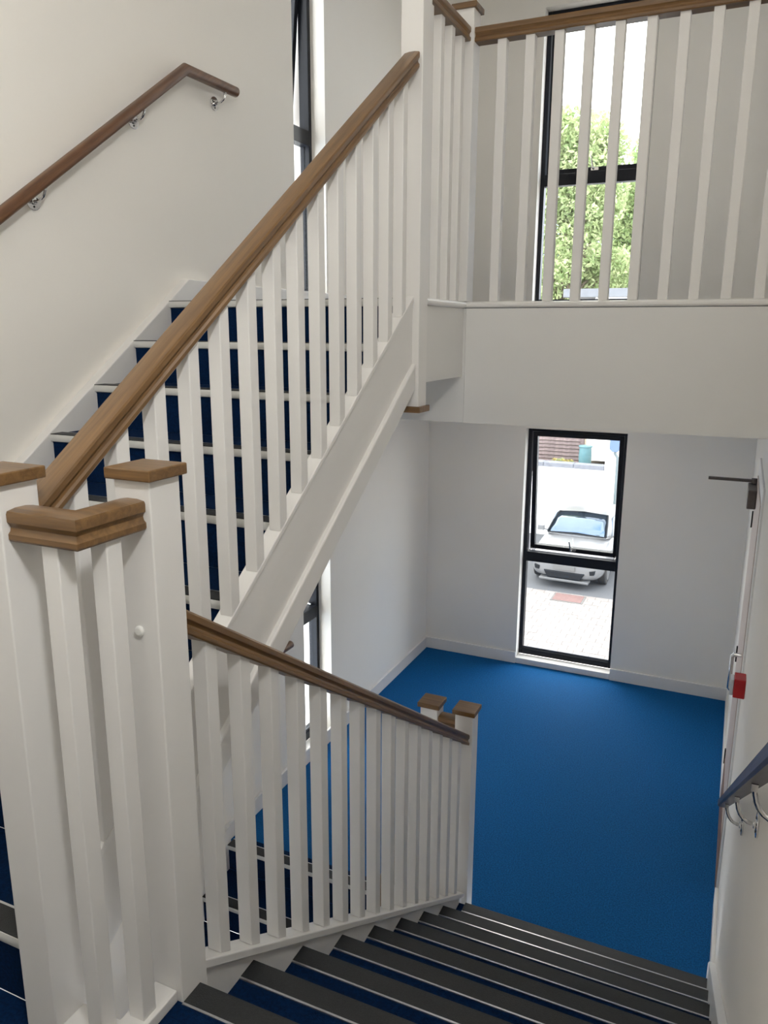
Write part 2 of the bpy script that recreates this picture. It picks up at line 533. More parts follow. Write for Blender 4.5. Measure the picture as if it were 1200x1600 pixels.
window('window_2', (wx, YF, UL + WZ0), 0, W1X1 - W1X0, 1.2,
       'tall dark framed window behind the upper landing guard, tree beyond', True, 1.02)
sy = (SY0 + SY1) / 2
window('window_3', (XL, sy, UL + WZ0), math.pi / 2, SY1 - SY0, 5,
       'narrow dark framed window in the left wall above the ascending stairs', True, 1.01)
window('window_4', (XL, sy, FL + WZ0), math.pi / 2, SY1 - SY0, 5,
       'narrow dark framed window in the left wall below the ascending stairs', True, .965, WL1)

# ================================================================== DOOR on the right wall
d = root('door_1', (XR, DY0, FL), 'door in the right wall with closer, pull handle and kick plate', 'door', kind='structure')
ar = MB()
ar.box(XR - .010, XR + .06, DY0 - .07, DY0 + .02, FL, DZ1 + .07)
ar.box(XR - .010, XR + .06, DY1 - .02, DY1 + .07, FL, DZ1 + .07)
ar.box(XR - .010, XR + .06, DY0 + .02, DY1 - .02, DZ1 - .02, DZ1 + .07)
ar.build('architrave', M['white'], d, bevel=.005)
lf = MB().box(XR - .014, XR + .05, DY0 + .023, DY1 - .023, FL + .006, DZ1 - .023).build('door_leaf', M['door'], d, bevel=.002)
for hz in (.42, -.45, -1.16):
    MB().box(XR - .022, XR - .0141, DY1 - .032, DY1 - .012, hz - .05, hz + .05).build('hinge', M['black'], d)
MB().box(XR - .017, XR - .0141, DY0 + .04, DY1 - .04, FL + .03, FL + .36).build('kick_plate', M['kick'], d)
hy = DY0 + .12
MB().tube([(XR - .014, hy, -.146), (XR - .047, hy, -.146), (XR - .058, hy, -.158), (XR - .058, hy, -.335), (XR - .047, hy, -.347), (XR - .014, hy, -.347)],
          .0105, 12).build('pull_handle', M['chrome'], d, smooth=True)
cl = MB().box(XR - .062, XR - .0141, DY1 - .30, DY1 - .04, .535, .645).build('door_closer', M['grey_metal'], d, bevel=.006)
MB().box(.955, XR - .02, DY1 - .075, DY1 - .05, .652, .668).tube([(XR - .03, DY1 - .062, .64), (XR - .03, DY1 - .062, .675)], .016, 12).build('closer_arm', M['grey_metal'], cl)

# ================================================================== STAIRCASES
def nosing_mesh(mb, x0, x1, yf, z, sgn):
    """pale carrier; front edge at yf, tread lies towards -sgn"""
    prof = [(0.002, .0015), (-.063, .0015), (-.063, -.003), (-.006, -.003), (-.006, -.030), (-.002, -.030), (.004, -.027), (.007, -.019), (.007, -.008), (.005, -.001)]
    mb.prism([(yf + sgn * a, z + b) for a, b in prof], x0, x1, 0)
def clear_box(mb, x0, x1, y0, y1, z0, z1, avoid):
    """box notched round the newel posts it would run into"""
    for (xa, xb, ya, yb) in avoid:
        if x0 < xb and x1 > xa and y0 < yb and y1 > ya:
            if x0 < xa: clear_box(mb, x0, xa, y0, y1, z0, z1, avoid)
            if x1 > xb: clear_box(mb, xb, x1, y0, y1, z0, z1, avoid)
            u0, u1 = max(x0, xa), min(x1, xb)
            if y0 < ya: clear_box(mb, u0, u1, y0, ya, z0, z1, avoid)
            if y1 > yb: clear_box(mb, u0, u1, yb, y1, z0, z1, avoid)
            return mb
    return mb.box(x0, x1, y0, y1, z0, z1)
def staircase(name, loc, label, x0, x1, y0, z0, g, r, n, sgn, avoid=(), treadmat='tread'):
    """k = 0 is the nosing of the landing at the top; sgn = +1 when the flight descends towards +y"""
    s = root(name, loc, label, 'staircase')
    for k in range(n):
        yf = y0 + sgn * k * g
        z = z0 - k * r
        yb = yf - sgn * g
        nx0, nx1 = x0, x1                        # the nosing stops against a newel
        for (xa, xb, ya, yb2) in avoid:
            if yf + .01 > ya and yf - .07 < yb2 or yf + .07 > ya and yf - .01 < yb2:
                if xa < x0 < xb: nx0 = xb
                if xa < x1 < xb: nx1 = xa
        back = yb - sgn * .006 if k > 0 else yf - sgn * .10
        ztop = z - .001 if k > 0 else z + .0005
        t = clear_box(MB(), x0, x1, min(yf - sgn * .006, back), max(yf - sgn * .006, back), z - .035, ztop, avoid).build('tread', M[treadmat], s)
        rz0 = z - r - .001 if k < n - 1 else z - r + .001
        clear_box(MB(), x0, x1, min(yf - sgn * .008, yf - sgn * .03), max(yf - sgn * .008, yf - sgn * .03), rz0, z - .0352, avoid).build('riser', M[treadmat], s)
        m = MB(); nosing_mesh(m, nx0, nx1, yf, z, sgn)
        nz = m.build('nosing', M['nosing'], t, smooth=True)
        nz['label'] = 'pale rounded nosing lip'
        ins = MB().box(nx0 + .001, nx1 - .001, min(yf - sgn * .0575, yf + sgn * .004), max(yf - sgn * .0575, yf + sgn * .004), z + .0005, z + .0035)
        q = ins.build('grip_strip', M['insert'], t)
        q['label'] = 'dark grip strip'
        bl = MB().box(nx0 + .001, nx1 - .001, min(yf - sgn * .0575, yf - sgn * .0635), max(yf - sgn * .0575, yf - sgn * .0635), z + .0005, z + .0035)
        q = bl.build('silver_edge', M['silver'], t)
        q['label'] = 'bright silver edging line'
    return s
EPS = .0006
def post_area(x, y): return (x - H - EPS, x + H + EPS, y - H - EPS, y + H + EPS)
def sloped(poly_yz, x0, x1): return MB().prism(poly_yz, x0, x1, 0)

# ---- descending flight
ws = .03
low = staircase('staircase', (0.6, 1.0, FL), 'blue carpeted stairs descending from the half landing with dark silver-edged nosings',
                .016, XR - ws, Y0, 0.0, G, R, 9, 1, [post_area(0, 0), post_area(0, Y3)])
ye, ys = Y3 - H - EPS, H + EPS
sloped([(ys, pitch_lower(ys) + .03), (ye, pitch_lower(ye) + .03), (ye, FL + .001), (ye - .05, FL + .001), (ys, pitch_lower(ys) - .33)], -.016, .016).build('outer_string', M['white'], low)
cap = sloped([(ys, pitch_lower(ys) + .055), (ye, pitch_lower(ye) + .055), (ye, pitch_lower(ye) + .028), (ys, pitch_lower(ys) + .028)], -.0325, .0325)
cap.build('string_capping', M['white'], low, bevel=.003)
wsr = sloped([(-.02, .11), (.03, .11), (Y0 + 8 * G + .08, pitch_lower(Y0 + 8 * G + .08) + .085), (Y0 + 8 * G + .17, FL + BH + .01), (Y0 + 8 * G + .17, FL + .001),
              (Y0 + 8 * G - .12, FL + .001), (-.02, -.25)], XR - ws, XR - EPS)
wsr.build('wall_string', M['white'], low, bevel=.003)

# ---- ascending flight
XS0 = XL + .05
up = staircase('staircase', (-.8, 1.0, 0), 'blue carpeted stairs ascending on the left with pale rounded nosings',
               XS0, X1 - .016, YQ, UL, GU, RU, 9, -1, [post_area(X1, Y1), post_area(X1, Y5)])
ya, yb_ = Y1 + H + EPS, Y5 - H - EPS
P = pitch_upper
os_ = sloped([(ya, P(ya) + .035), (yb_, P(yb_) + .035), (yb_, P(yb_) - .215), (max(ya, .05), P(max(ya, .05)) - .215), (ya, .001)], X1 - .016, X1 + .016).build('outer_string', M['white'], up)
sloped([(ya, P(ya) + .056), (yb_, P(yb_) + .056), (yb_, P(yb_) + .034), (ya, P(ya) + .034)], X1 - .0325, X1 + .0215).build('string_capping', M['white'], os_, bevel=.003)
yl = .17
sloped([(yl, P(yl) - .212), (yb_, P(yb_) - .212), (yb_, P(yb_) - .318), (.36, P(.36) - .318), (.28, -.05), (yl, -.05)], X1 - .05, X1 + .034).build('soffit_edging', M['white'], os_, bevel=.006)
sloped([(.25, P(.25) - .225), (1.80, P(1.80) - .225), (1.80, P(1.80) - .30), (.25, P(.25) - .30)], XS0, X1 - .05).build('soffit', M['fascia'], up)
yk = 2.045
wl = sloped([(Y1 - .05, .002), (Y1 + .25, .002), (yk + .2, UL - .10), (yk + .2, UL + .112), (yk, UL + .112), (Y1 + .0, UL + .112 - (yk - Y1) * .692), (Y1 - .05, .12)], XL + .0005, XS0)
wl.build('wall_string', M['white'], up, bevel=.004)

# ---- lowest flight, under the ascending one
dn = staircase('staircase', (-.8, 1.0, BASE), 'dark carpeted stairs going further down under the ascending flight',
               XL + .03, X1 - .016, 2.166, FL, G, R, 9, -1, [post_area(X1, Y3)])
D = pitch_down
sloped([(2.2, FL + .115), (2.2, FL - .2), (2.166 - 9 * G, BASE - .0), (2.166 - 9 * G - .1, BASE + .001), (2.166 - 9 * G - .1, BASE + .11), (2.10, D(2.10) + .13)], XL + EPS, XL + .03).build('wall_string', M['white'], dn)
sloped([(Y3 - H - EPS, D(Y3 - H) + .035), (Y3 - H - EPS, D(Y3 - H) - .26), (.2, D(.2) - .26), (-.1, BASE + .001), (-.15, BASE + .001), (-.15, D(-.15) + .035)], X1 - .016, X1 + .016).build('outer_string', M['white'], dn)

# ================================================================== BALUSTRADES
def newel(parent, x, y, z0, z1, name='newel_post', h=H):
    p = MB().box(x - h, x + h, y - h, y + h, z0, z1 - .020).build(name, M['white'], parent, bevel=.003)
    c = .058
    k = MB().prism([(x - c, y - c), (x + c, y - c), (x + c, y + c), (x - c, y + c)], z1 - .024, z1, 2).build('post_cap', M['oak_x'], p, bevel=.003)
    k['label'] = 'square oak cap'
    return p
def raked_balusters(parent, x, ys_, zlo, zhi):
    """plumb square balusters cut on the rake; one mesh shared by the run"""
    first = None
    o_ = world_origin(parent)
    for y in ys_:
        a, b = y - HB, y + HB
        if first is None:
            m = MB()
            m.add([(x - HB, a, zlo(a)), (x + HB, a, zlo(a)), (x + HB, b, zlo(b)), (x - HB, b, zlo(b)),
                   (x - HB, a, zhi(a)), (x + HB, a, zhi(a)), (x + HB, b, zhi(b)), (x - HB, b, zhi(b))],
                  [(0, 3, 2, 1), (4, 5, 6, 7), (0, 1, 5, 4), (1, 2, 6, 5), (2, 3, 7, 6), (3, 0, 4, 7)])
            first = m.build('baluster', M['white'], parent, bevel=.0025)
            fy, fz = y, zlo(y)
        else:
            copy_part(first, parent, (0, y - fy, zlo(y) - fz))
def plumb_balusters(parent, pts, z0, z1):
    first = None
    for x, y in pts:
        if first is None:
            first = MB().box(x - HB, x + HB, y - HB, y + HB, z0, z1).build('baluster', M['white'], parent, bevel=.0025)
            f0 = (x, y)
        else:
            copy_part(first, parent, (x - f0[0], y - f0[1], 0))

# descending flight: near newel, rail, balusters, foot newel
b = root('stair_balustrade', (0, 0, 0), 'white balustrade with oak handrail beside the descending stairs', 'balustrade')
nw = newel(b, 0, 0, -R + .001, 1.252)
MB().disc((-.002, -H - .008, .91), 1, .0115, .009).build('cover_plug', M['plug'], nw, bevel=.004)
newel(b, 0, Y3, FL, FL + 1.233)
MB().box(.02, .05, Y3 + H, Y3 + H + .012, FL, FL + .05).build('base_block', M['white'], b, bevel=.003)
hz = lambda y: pitch_lower(y) + .900
MB().sweep([(0, H, hz(H)), (0, Y3 - H, hz(Y3 - H))], RAIL_PROF).build('handrail', M['oak_down'], b, smooth=True)
raked_balusters(b, 0, [.1548 + .1331 * k for k in range(15)], lambda y: pitch_lower(y) + .0553, lambda y: hz(y) + .003)

# ascending flight
b = root('stair_balustrade', (X1, Y1, 0), 'white balustrade with oak handrail beside the ascending stairs', 'balustrade')
newel(b, X1, Y1, -.001, 1.262)
hu = lambda y: pitch_upper(y) + .893
MB().sweep([(X1, Y1 + H, hu(Y1 + H)), (X1, Y5 - H - EPS, hu(Y5 - H))], RAIL_PROF).build('handrail', M['oak_up'], b, smooth=True)
raked_balusters(b, X1, [.5146 + .133 * k for k in range(-4, 10)], lambda y: pitch_upper(y) + .0563, lambda y: hu(y) + .003)

# half landing link between the two newels
b = root('landing_guard', (-.05, Y1, 0), 'short cornered oak rail on two balusters between the two near newels', 'guard rail')
MB().sweep([(X1 + H + EPS, Y1, 1.130), (0, Y1, 1.130), (0, -H - EPS, 1.130)], RAIL_PROF).build('handrail', M['oak_x'], b, smooth=True)
kb = MB().sweep([(X1 + H + EPS, Y1, 0.0205), (0, Y1, 0.0205), (0, -H - EPS, 0.0205)], [(-.0325, -.02), (.0325, -.02), (.0325, .010), (-.0325, .010)])
kb.build('base_rail', M['white'], b, bevel=.003)
plumb_balusters(b, [(-.0505, Y1), (0, -.1245)], .029, 1.132)

# upper landing guard
b = root('landing_guard', (X1, Y6, UL), 'white baluster guard with oak rail along the upper landing edge', 'guard rail')
n5 = newel(b, X1, Y5, 1.205, 2.915)
c = .058
k5 = MB().prism([(X1 - c, Y5 - c), (X1 + c, Y5 - c), (X1 + c, Y5 + c), (X1 - c, Y5 + c)], 1.182, 1.208, 2).build('bottom_cap', M['oak_x'], n5, bevel=.003)
k5['label'] = 'square oak cap under the hanging newel'
newel(b, X1, Y6, UL + .004, 2.915)
UR = UL + 1.112
MB().sweep([(X1, Y5 + H, UR), (X1, Y6 - H, UR)], RAIL_PROF).build('handrail', M['oak_y'], b, smooth=True)
MB().sweep([(X1 + H, Y6, UR), (XR, Y6, UR)], RAIL_PROF).build('handrail', M['oak_x'], b, smooth=True)
plumb_balusters(b, [(X1, Y5 + H + (Y6 - Y5 - 2 * H) * (i + .5 + .0) / 4.0) for i in range(4)], UL + .003, UR + .002)
plumb_balusters(b, [(-.017 + .1253 * i, Y6) for i in range(10)], UL + .003, UR + .002)

# foot of the descending flight to the lowest flight
b = root('landing_guard', (X1, Y3, FL), 'capped white newel with short oak link rail at the foot of the stairs', 'guard rail')
newel(b, X1, Y3, FL, FL + 1.233)
MB().sweep([(X1 + H + EPS, Y3, FL + 1.105), (-H - EPS, Y3, FL + 1.105)], RAIL_PROF).build('handrail', M['oak_x'], b, smooth=True)
MB().box(X1 + H + EPS, -H - EPS, Y3 - .02, Y3 + .02, FL, FL + .06).build('base_rail', M['white'], b)
hd_ = lambda y: pitch_down(y) + .893
MB().sweep([(X1, Y3 - H - EPS, hd_(Y3 - H)), (X1, .1, hd_(.1))], RAIL_PROF).build('handrail', M['oak_y'], b, smooth=True)
raked_balusters(b, X1, [2.03 - .133 * k for k in range(14)], lambda y: pitch_down(y) + .0358, lambda y: hd_(y) + .003)

# ================================================================== WALL HANDRAILS
def bracket(parent, wall_x, sgn, y, zr, drop=.065, rr=.024, xr=.07, style=0):
    """rose on the wall, arm bowed out and up to the rail; sgn = direction from the wall into the room"""
    zb = zr - drop
    xo = wall_x + sgn * xr
    m = MB()
    pts = [(wall_x + sgn * .004, y, zb)]
    for k in range(1, 8):
        t = k / 7
        pts.append((wall_x + sgn * (.004 + (xr - .004) * math.sin(t * math.pi / 2)), y, zb - .006 * math.sin(t * math.pi) + (drop - rr) * (1 - math.cos(t * math.pi / 2))))
    m.tube(pts, .0055, 10)
    ob = m.build('bracket', M['chrome'], parent, smooth=True)
    ro = MB().disc((wall_x, y, zb), 0, .034, sgn * .006, 20)
    ro.disc((wall_x, y, zb), 0, .012, sgn * .013, 14)
    ro.build('rose', M['chrome'], ob, bevel=.0015)
    sc_ = MB()
    for a in range(3):
        t = a * 2.094 + .5
        sc_.disc((wall_x + sgn * .006, y + .020 * math.cos(t), zb + .020 * math.sin(t)), 0, .004, sgn * .0015, 8)
    sc_.build('screw', M['black'], ob)
    MB().box(xo - .006, xo + .006, y - .007, y + .007, zr - rr - .012, zr - rr + .003).build('saddle', M['chrome'], ob)
    return ob
b = root('wall_handrail', (XL, 1.2, 2.1), 'round dark oak wall handrail rising along the left wall, levelling at the top', 'handrail')
xr = XL + .07
WZ = lambda y: 2.710 + (y - 2.068) * .7027
MB().tube([(xr, -.05, WZ(-.05)), (xr, 2.067, WZ(2.067)), (xr, 2.475, 2.712)], .025, 20).build('rail', M['dark_oak'], b, smooth=True)
for y in (.35, 1.165, 1.765):
    bracket(b, XL, 1, y, WZ(y), .072)
bracket(b, XL, 1, 2.38, 2.712, .070)

b = root('wall_handrail', (XL, 2.0, -.6), 'dark wall handrail of the lowest stairs, its end showing beside the narrow window', 'handrail')
MB().tube([(xr, 2.88, -.492), (xr, 2.25, -.492), (xr, .2, -.492 - 2.05 * R / G)], .025, 20).build('rail', M['dark_oak'], b, smooth=True)
for y in (2.4, 2.0, 1.2, .4):
    bracket(b, XL, 1, y, -.492 if y > 2.25 else -.492 - (2.25 - y) * R / G, .075)

b = root('wall_handrail', (XR, .8, .3), 'dark stained wall handrail on chrome brackets down the right wall', 'handrail')
xr2 = XR - .058
RZ = lambda y: -.330 - (y - 1.887) * .641
prof = [(-.014, -.020), (.014, -.020), (.018, -.014), (.018, .010), (.013, .018), (.006, .020), (-.006, .020), (-.013, .018), (-.018, .010), (-.018, -.014)]
MB().sweep([(xr2, -.75, RZ(-.75)), (xr2, 1.885, RZ(1.885))], prof).build('rail', M['rail_purple'], b, smooth=True)
for y in (1.44, .83, .25):
    bracket(b, XR, -1, y, RZ(y), .088, .021, .058)

# ================================================================== CALL POINT
b = root('fire_call_point', (XR, 2.56, -.10), 'red break glass call point on the right wall beside the door', 'call point')
MB().box(XR - .05, XR, 2.50, 2.59, -.145, -.052).build('housing', M['red'], b, bevel=.004)
MB().box(XR - .066, XR - .05, 2.51, 2.58, -.14, -.06).build('front_cover', M['clear_plastic'], b, bevel=.004)

# ================================================================== ADDED FILL LIGHTS (out of view)
def added_ceiling_light(x, y, z, size, power, label, color=(1.0, 0.988, .965)):  # invented panel, added out of view to brighten the interior
    r = root('ceiling_light', (x, y, z), label, 'ceiling light', 'square ceiling light panels')
    MB().box(x - size / 2 - .02, x + size / 2 + .02, y - size / 2 - .02, y + size / 2 + .02, z - .012, z).build('frame', M['plug'], r)
    MB().box(x - size / 2, x + size / 2, y - size / 2, y + size / 2, z - .016, z - .012).build('diffuser', emit_mat('lamp_diffuser', (1, .97, .93), 3.0), r)
    l = bpy.data.lights.new('lamp', 'AREA')
    l.shape = 'SQUARE'; l.size = size; l.energy = power; l.color = color
    o = bpy.data.objects.new('lamp', l)
    COL.objects.link(o); o.parent = r; o.location = (0, 0, -.02)
added_ceiling_light(.75, .7, CEIL, .6, FILL_STAIR, 'square ceiling light panel over the flights of stairs')
added_ceiling_light(.0, 4.0, CEIL, .6, FILL_LANDING, 'square ceiling light panel over the upper landing')
added_ceiling_light(-.2, 4.4, BEAM_Z, .6, FILL_LOWER, 'square ceiling light panel over the lower landing', (1.0, .82, .62))

wlr = root('wall_light', (XR, -.95, 2.7), 'round opal bulkhead light on the right wall above the stairs', 'wall light')  # invented fitting, added out of view to brighten left wall and newels
MB().disc((XR - .001, -.95, 2.7), 0, .175, -.035, 32).build('base', M['plug'], wlr, bevel=.006)
MB().tube([(XR - .036, -.95, 2.7), (XR - .06, -.95, 2.7), (XR - .075, -.95, 2.7)], [.16, .155, .12], 32).build('diffuser', emit_mat('opal_diffuser', (1, .97, .93), 3.0), wlr, smooth=True)
_l = bpy.data.lights.new('lamp', 'AREA')
_l.shape = 'DISK'; _l.size = .32; _l.energy = FILL_WALL; _l.color = (1.0, 1.0, .985)
_o = bpy.data.objects.new('lamp', _l)
COL.objects.link(_o); _o.parent = wlr; _o.location = (-.08, 0, 0); _o.rotation_euler = (0, math.radians(90), 0)

# ================================================================== OUTSIDE
g = MB().box(-40, 40, YF + T + .001, 60, GROUND - .3, GROUND - .012)
tag(g.build('ground', M['tarmac']), 'grey car park surface outside', 'ground', kind='structure')
# pale setts of the forecourt
pv = root('paving', (-2, 13, GROUND), 'pale setts of the forecourt in front of the parked car', 'paving', kind='structure')
MB().box(-9, 7, YF + T + .01, 16.7, GROUND - .0118, GROUND - .008).build('bedding', M['joint'], pv)
pw, pd = .30, .20
pm = None
cells = []
ny = int((16.7 - 7.0) / pd)
for j in range(ny):
    y = 16.7 - (j + .5) * pd
    for i in range(-24, 20):
        x = -2.0 + (i + (.5 if j % 2 else 0)) * pw
        cells.append((x, y))
def seen(x, y):
    # inside the wedge looking out through the lower window
    t = (YF - CAM_LOC.y) / (y - CAM_LOC.y)
    xw = CAM_LOC.x + (x - CAM_LOC.x) * t
    zw = CAM_LOC.z + (GROUND - CAM_LOC.z) * t
    return W1X0 - .03 < xw < W1X1 + .03 and zw > FL + .02
near = sorted([c for c in cells if seen(*c)], key=lambda c: c[1])
single = set(near[:300])
rest = MB()
for (x, y) in cells:
    if (x, y) in single:
        if pm is None:
            m = MB().box(-pw / 2 + .005, pw / 2 - .005, -pd / 2 + .005, pd / 2 - .005, -.010, 0)
            me = m.mesh('paver', M['paver'])
            pm = me
        o = bpy.data.objects.new('paver', pm)
        COL.objects.link(o); o.parent = pv
        o.location = (x + 2, y - 13, random.uniform(-.002, .002))
    else:
        dz = random.uniform(-.002, .002)
        rest.box(x - pw / 2 + .005, x + pw / 2 - .005, y - pd / 2 + .005, y + pd / 2 - .005, GROUND - .010, GROUND + dz)
ro = rest.build('pavers', M['paver'], pv)
ro['kind'] = 'stuff'
# pink block panel
pk = root('service_cover', (-2.12, 16.33, GROUND), 'pinkish square service cover set in the pale paving before the car', 'cover')
MB().box(-2.50, -1.76, 16.05, 16.62, GROUND - .004, GROUND + .012).build('frame', M['joint'], pk, bevel=.003)
MB().box(-2.46, -1.80, 16.09, 16.58, GROUND + .012, GROUND + .018).build('cover_plate', M['pinkcover'], pk)

# retaining wall and raised garden
gw = root('garden_wall', (-4.5, 22, GROUND), 'long white rendered garden wall with a grey coping behind the car', 'wall')
MB().box(-14, -2.35, 22.0, 22.25, GROUND - .012, -2.47).build('wall_body', M['render'], gw)
for i in range(13):
    x = -2.35 - .9 * i
    MB().box(x - .89, x, 21.95, 22.32, -2.47, -2.34).build('coping_stone', M['coping'], gw, bevel=.01)
tag(MB().box(-14, 12, 22.26, 40, GROUND - .012, -2.75).build('garden_bed', M['soil']), 'raised garden soil behind the white wall', 'soil', kind='structure')
# fence
fn = root('garden_fence', (-5, 24.4, -2.75), 'weathered horizontal slat fence above the white garden wall', 'fence')
slat = None
for bay in range(4):
    x1_ = -3.45 - bay * 1.85
    MB().box(x1_ - .06, x1_ + .04, 24.38, 24.48, -2.75, -1.1).build('post', M['fence'], fn)
    for k in range(13):
        z = -2.73 + k * .122
        if slat is None:
            slat = MB().add([(x1_ - 1.79, 24.40, z), (x1_ - .06, 24.40, z), (x1_ - .06, 24.415, z), (x1_ - 1.79, 24.415, z),
                             (x1_ - 1.79, 24.425, z + .098), (x1_ - .06, 24.425, z + .098), (x1_ - .06, 24.44, z + .098), (x1_ - 1.79, 24.44, z + .098)],
                            [(0, 3, 2, 1), (4, 5, 6, 7), (0, 1, 5, 4), (1, 2, 6, 5), (2, 3, 7, 6), (3, 0, 4, 7)]).build('slat', M['fence'], fn)
            s0 = (x1_, z)
        else:
            copy_part(slat, fn, (x1_ - s0[0], random.uniform(-.006, .006), z - s0[1]))
MB().box(-10.9, -3.4, 24.47, 24.49, -2.75, -1.15).build('backing_board', M['bark'], fn)  # dark sheet added behind the slats, stands in for shade in the gaps
# teal bin
bn = root('water_butt', (-3.17, 23.4, -2.75), 'teal plastic water butt standing on the garden wall by the fence', 'water butt')
MB().tube([(-3.17, 23.4, -2.75), (-3.17, 23.4, -2.35), (-3.17, 23.4, -2.02)], [.17, .20, .185], 20).build('barrel', M['teal'], bn, smooth=True)
MB().disc((-3.17, 23.4, -2.02), 2, .21, .05, 20).build('lid', M['teal'], bn, bevel=.01)
# white house with flat roof
hs = root('white_house', (0, 25, -2.6), 'white rendered house with a flat grey roof beyond the garden wall', 'house')
MB().box(-3.35, 9, 24.5, 33, -2.6, 2.55).build('main_wall', M['render'], hs)
MB().box(-2.33, 9, 21.9, 24.5, GROUND - .012, 1.6).build('wing_wall', M['render'], hs)
MB().box(-4.3, 9.3, 24.2, 33.3, 2.55, 2.80).build('roof', M['roof'], hs)
MB().box(-2.45, 9.1, 21.8, 24.5, 1.6, 1.75).build('roof', M['roof'], hs)
dp = root('rain_downpipe', (-2.0, 21.85, -2), 'grey downpipe under a blue grey rainwater hopper on the white house', 'downpipe')
MB().prism([(-2.2, -1.0), (-1.9, -1.0), (-1.9, -1.78), (-1.98, -1.86), (-2.12, -1.86), (-2.2, -1.78)], 21.68, 21.898, 1).build('hopper', M['bluegrey'], dp, bevel=.01)
MB().tube([(-2.05, 21.82, -1.86), (-2.05, 21.82, -1.93), (-1.97, 21.82, -2.05), (-1.97, 21.82, -3.45)], .038, 12).build('pipe', M['pipe'], dp, smooth=True)

# foliage
def foliage(name, parent, blobs, count, size, material, seed):
    rnd = random.Random(seed)
    vs, fs = [], []
    tot = sum(b[3] ** 2 for b in blobs)
    for (cx, cy, cz, rad) in blobs:
        for _ in range(int(count * rad ** 2 / tot)):
            while True:
                p = Vector((rnd.uniform(-1, 1), rnd.uniform(-1, 1), rnd.uniform(-1, 1)))
                if .45 < p.length < 1: break
            p = Vector((cx, cy, cz)) + p * rad
            a = Vector((rnd.gauss(0, 1), rnd.gauss(0, 1), rnd.gauss(0, 1))).normalized()
            b_ = a.orthogonal().normalized()
            b_.rotate(Matrix.Rotation(rnd.uniform(0, 6.28), 3, a))
            c_ = a.cross(b_)
            s_ = size * rnd.uniform(.6, 1.3)
            i = len(vs)
            vs += [p - b_ * s_, p + c_ * s_ * .45 + a * s_ * .12, p + b_ * s_, p - c_ * s_ * .45 + a * s_ * .12]
            fs.append((i, i + 1, i + 2, i + 3))
    m = MB(); m.v = [tuple(v) for v in vs]; m.f = fs
    o_ = world_origin(parent)
    m.v = [(x - o_.x, y - o_.y, z - o_.z) for x, y, z in m.v]
    me = bpy.data.meshes.new(name)
    me.from_pydata(m.v, [], m.f)
    me.materials.append(material)
    o = bpy.data.objects.new(name, me)
    COL.objects.link(o); o.parent = parent
    o['kind'] = 'stuff'
    return o
def tree(x, y, z0, trunk_h, blobs, label, material, count, seed, size=.13):
    r = root('tree', (x, y, z0), label, 'tree')
    m = MB().tube([(x, y, z0), (x + .05, y, z0 + trunk_h * .6), (x - .05, y + .1, z0 + trunk_h)], [.20, .15, .08], 10)
    m.build('trunk', M['bark'], r, smooth=True)
    bm_ = MB()
    for (bx, by, bz, rad) in blobs:
        bm_.tube([(x, y, z0 + trunk_h * .55), ((x + bx) / 2, (y + by) / 2, (z0 + trunk_h * .55 + bz) / 2 + .3), (bx, by, bz)], [.09, .06, .02], 6)
    bm_.build('branches', M['bark'], r)
    foliage('leaves', r, blobs, count, size, material, seed)
rt = random.Random(3)
def blobs(cx, cy, z0, z1, spread, n, rmin, rmax, topz):
    out = []
    for _ in range(n):
        z = rt.uniform(z0, z1)
        k = 1 - max(0, (z - z0) / (topz - z0)) ** 2 * .75
        a = rt.uniform(0, 6.28); q = rt.uniform(0, spread) * k
        out.append((cx + q * math.cos(a), cy + q * math.sin(a) * .6, z, rt.uniform(rmin, rmax)))
    return out
tree(-6.6, 36, -2.4, 8.6, blobs(-6.6, 36, 1.4, 10.6, 2.5, 46, .7, 1.3, 13), 'tall yellow green tree seen through the left half of the upper window', M['leaf'], 34000, 11)
tree(-3.2, 42, -2.4, 8.6, blobs(-3.2, 42, 1.4, 10.6, 2.6, 46, .7, 1.4, 13) + [(-6.3 + .68 * (i % 4) + .2 * (i % 3), 41.5, 2.3 + .95 * (i // 4), .95) for i in range(28)], 'leafy green tree seen through the right half of the upper window', M['leaf_dark'], 42000, 12)
sh = root('flowering_shrub', (-3.9, 23.2, -2.75), 'low shrub with yellow flowers along the foot of the fence', 'shrub')
foliage('leaves', sh, [(-4.1 + .13 * i, 23.2, -2.55 + .03 * (i % 3), .10) for i in range(5)], 260, .05, M['leaf'], 21)
foliage('flowers', sh, [(-4.1 + .13 * i, 23.15, -2.47, .09) for i in range(5)], 120, .045, M['yellow'], 22)

# ------------------------------------------------------------------ parked car (local: front towards -y)
CAR = root('parked_car', (-2.40, 17.05, GROUND), 'white hatchback parked nose-in before the white garden wall', 'car', rz=math.radians(-2), local=True)
def loft(secs, mirror=True):
    """secs: (y, [(x, z)...]) half rings from bottom centre to top centre"""
    m = MB()
    rings = []
    for y, half in secs:
        ring = [(x, y, z) for x, z in half] + [(-x, y, z) for x, z in reversed(half) if x > 1e-6]
        rings.append(ring)
    n = len(rings[0])
    vs = [p for r in rings for p in r]
    fs = [tuple(range(n)), tuple(range(len(vs) - n, len(vs)))]
    for k in range(len(rings) - 1):
        fs += [(k * n + i, k * n + (i + 1) % n, (k + 1) * n + (i + 1) % n, (k + 1) * n + i) for i in range(n)]
    return m.add(vs, fs)
def sec(y, w_, zb, zm, zt, crown):
    return (y, [(0, zb), (w_ * .80, zb), (w_ * .97, zb + .10), (w_, zm), (w_ * .96, zt - .06), (w_ * .82, zt), (0, zt + crown)])
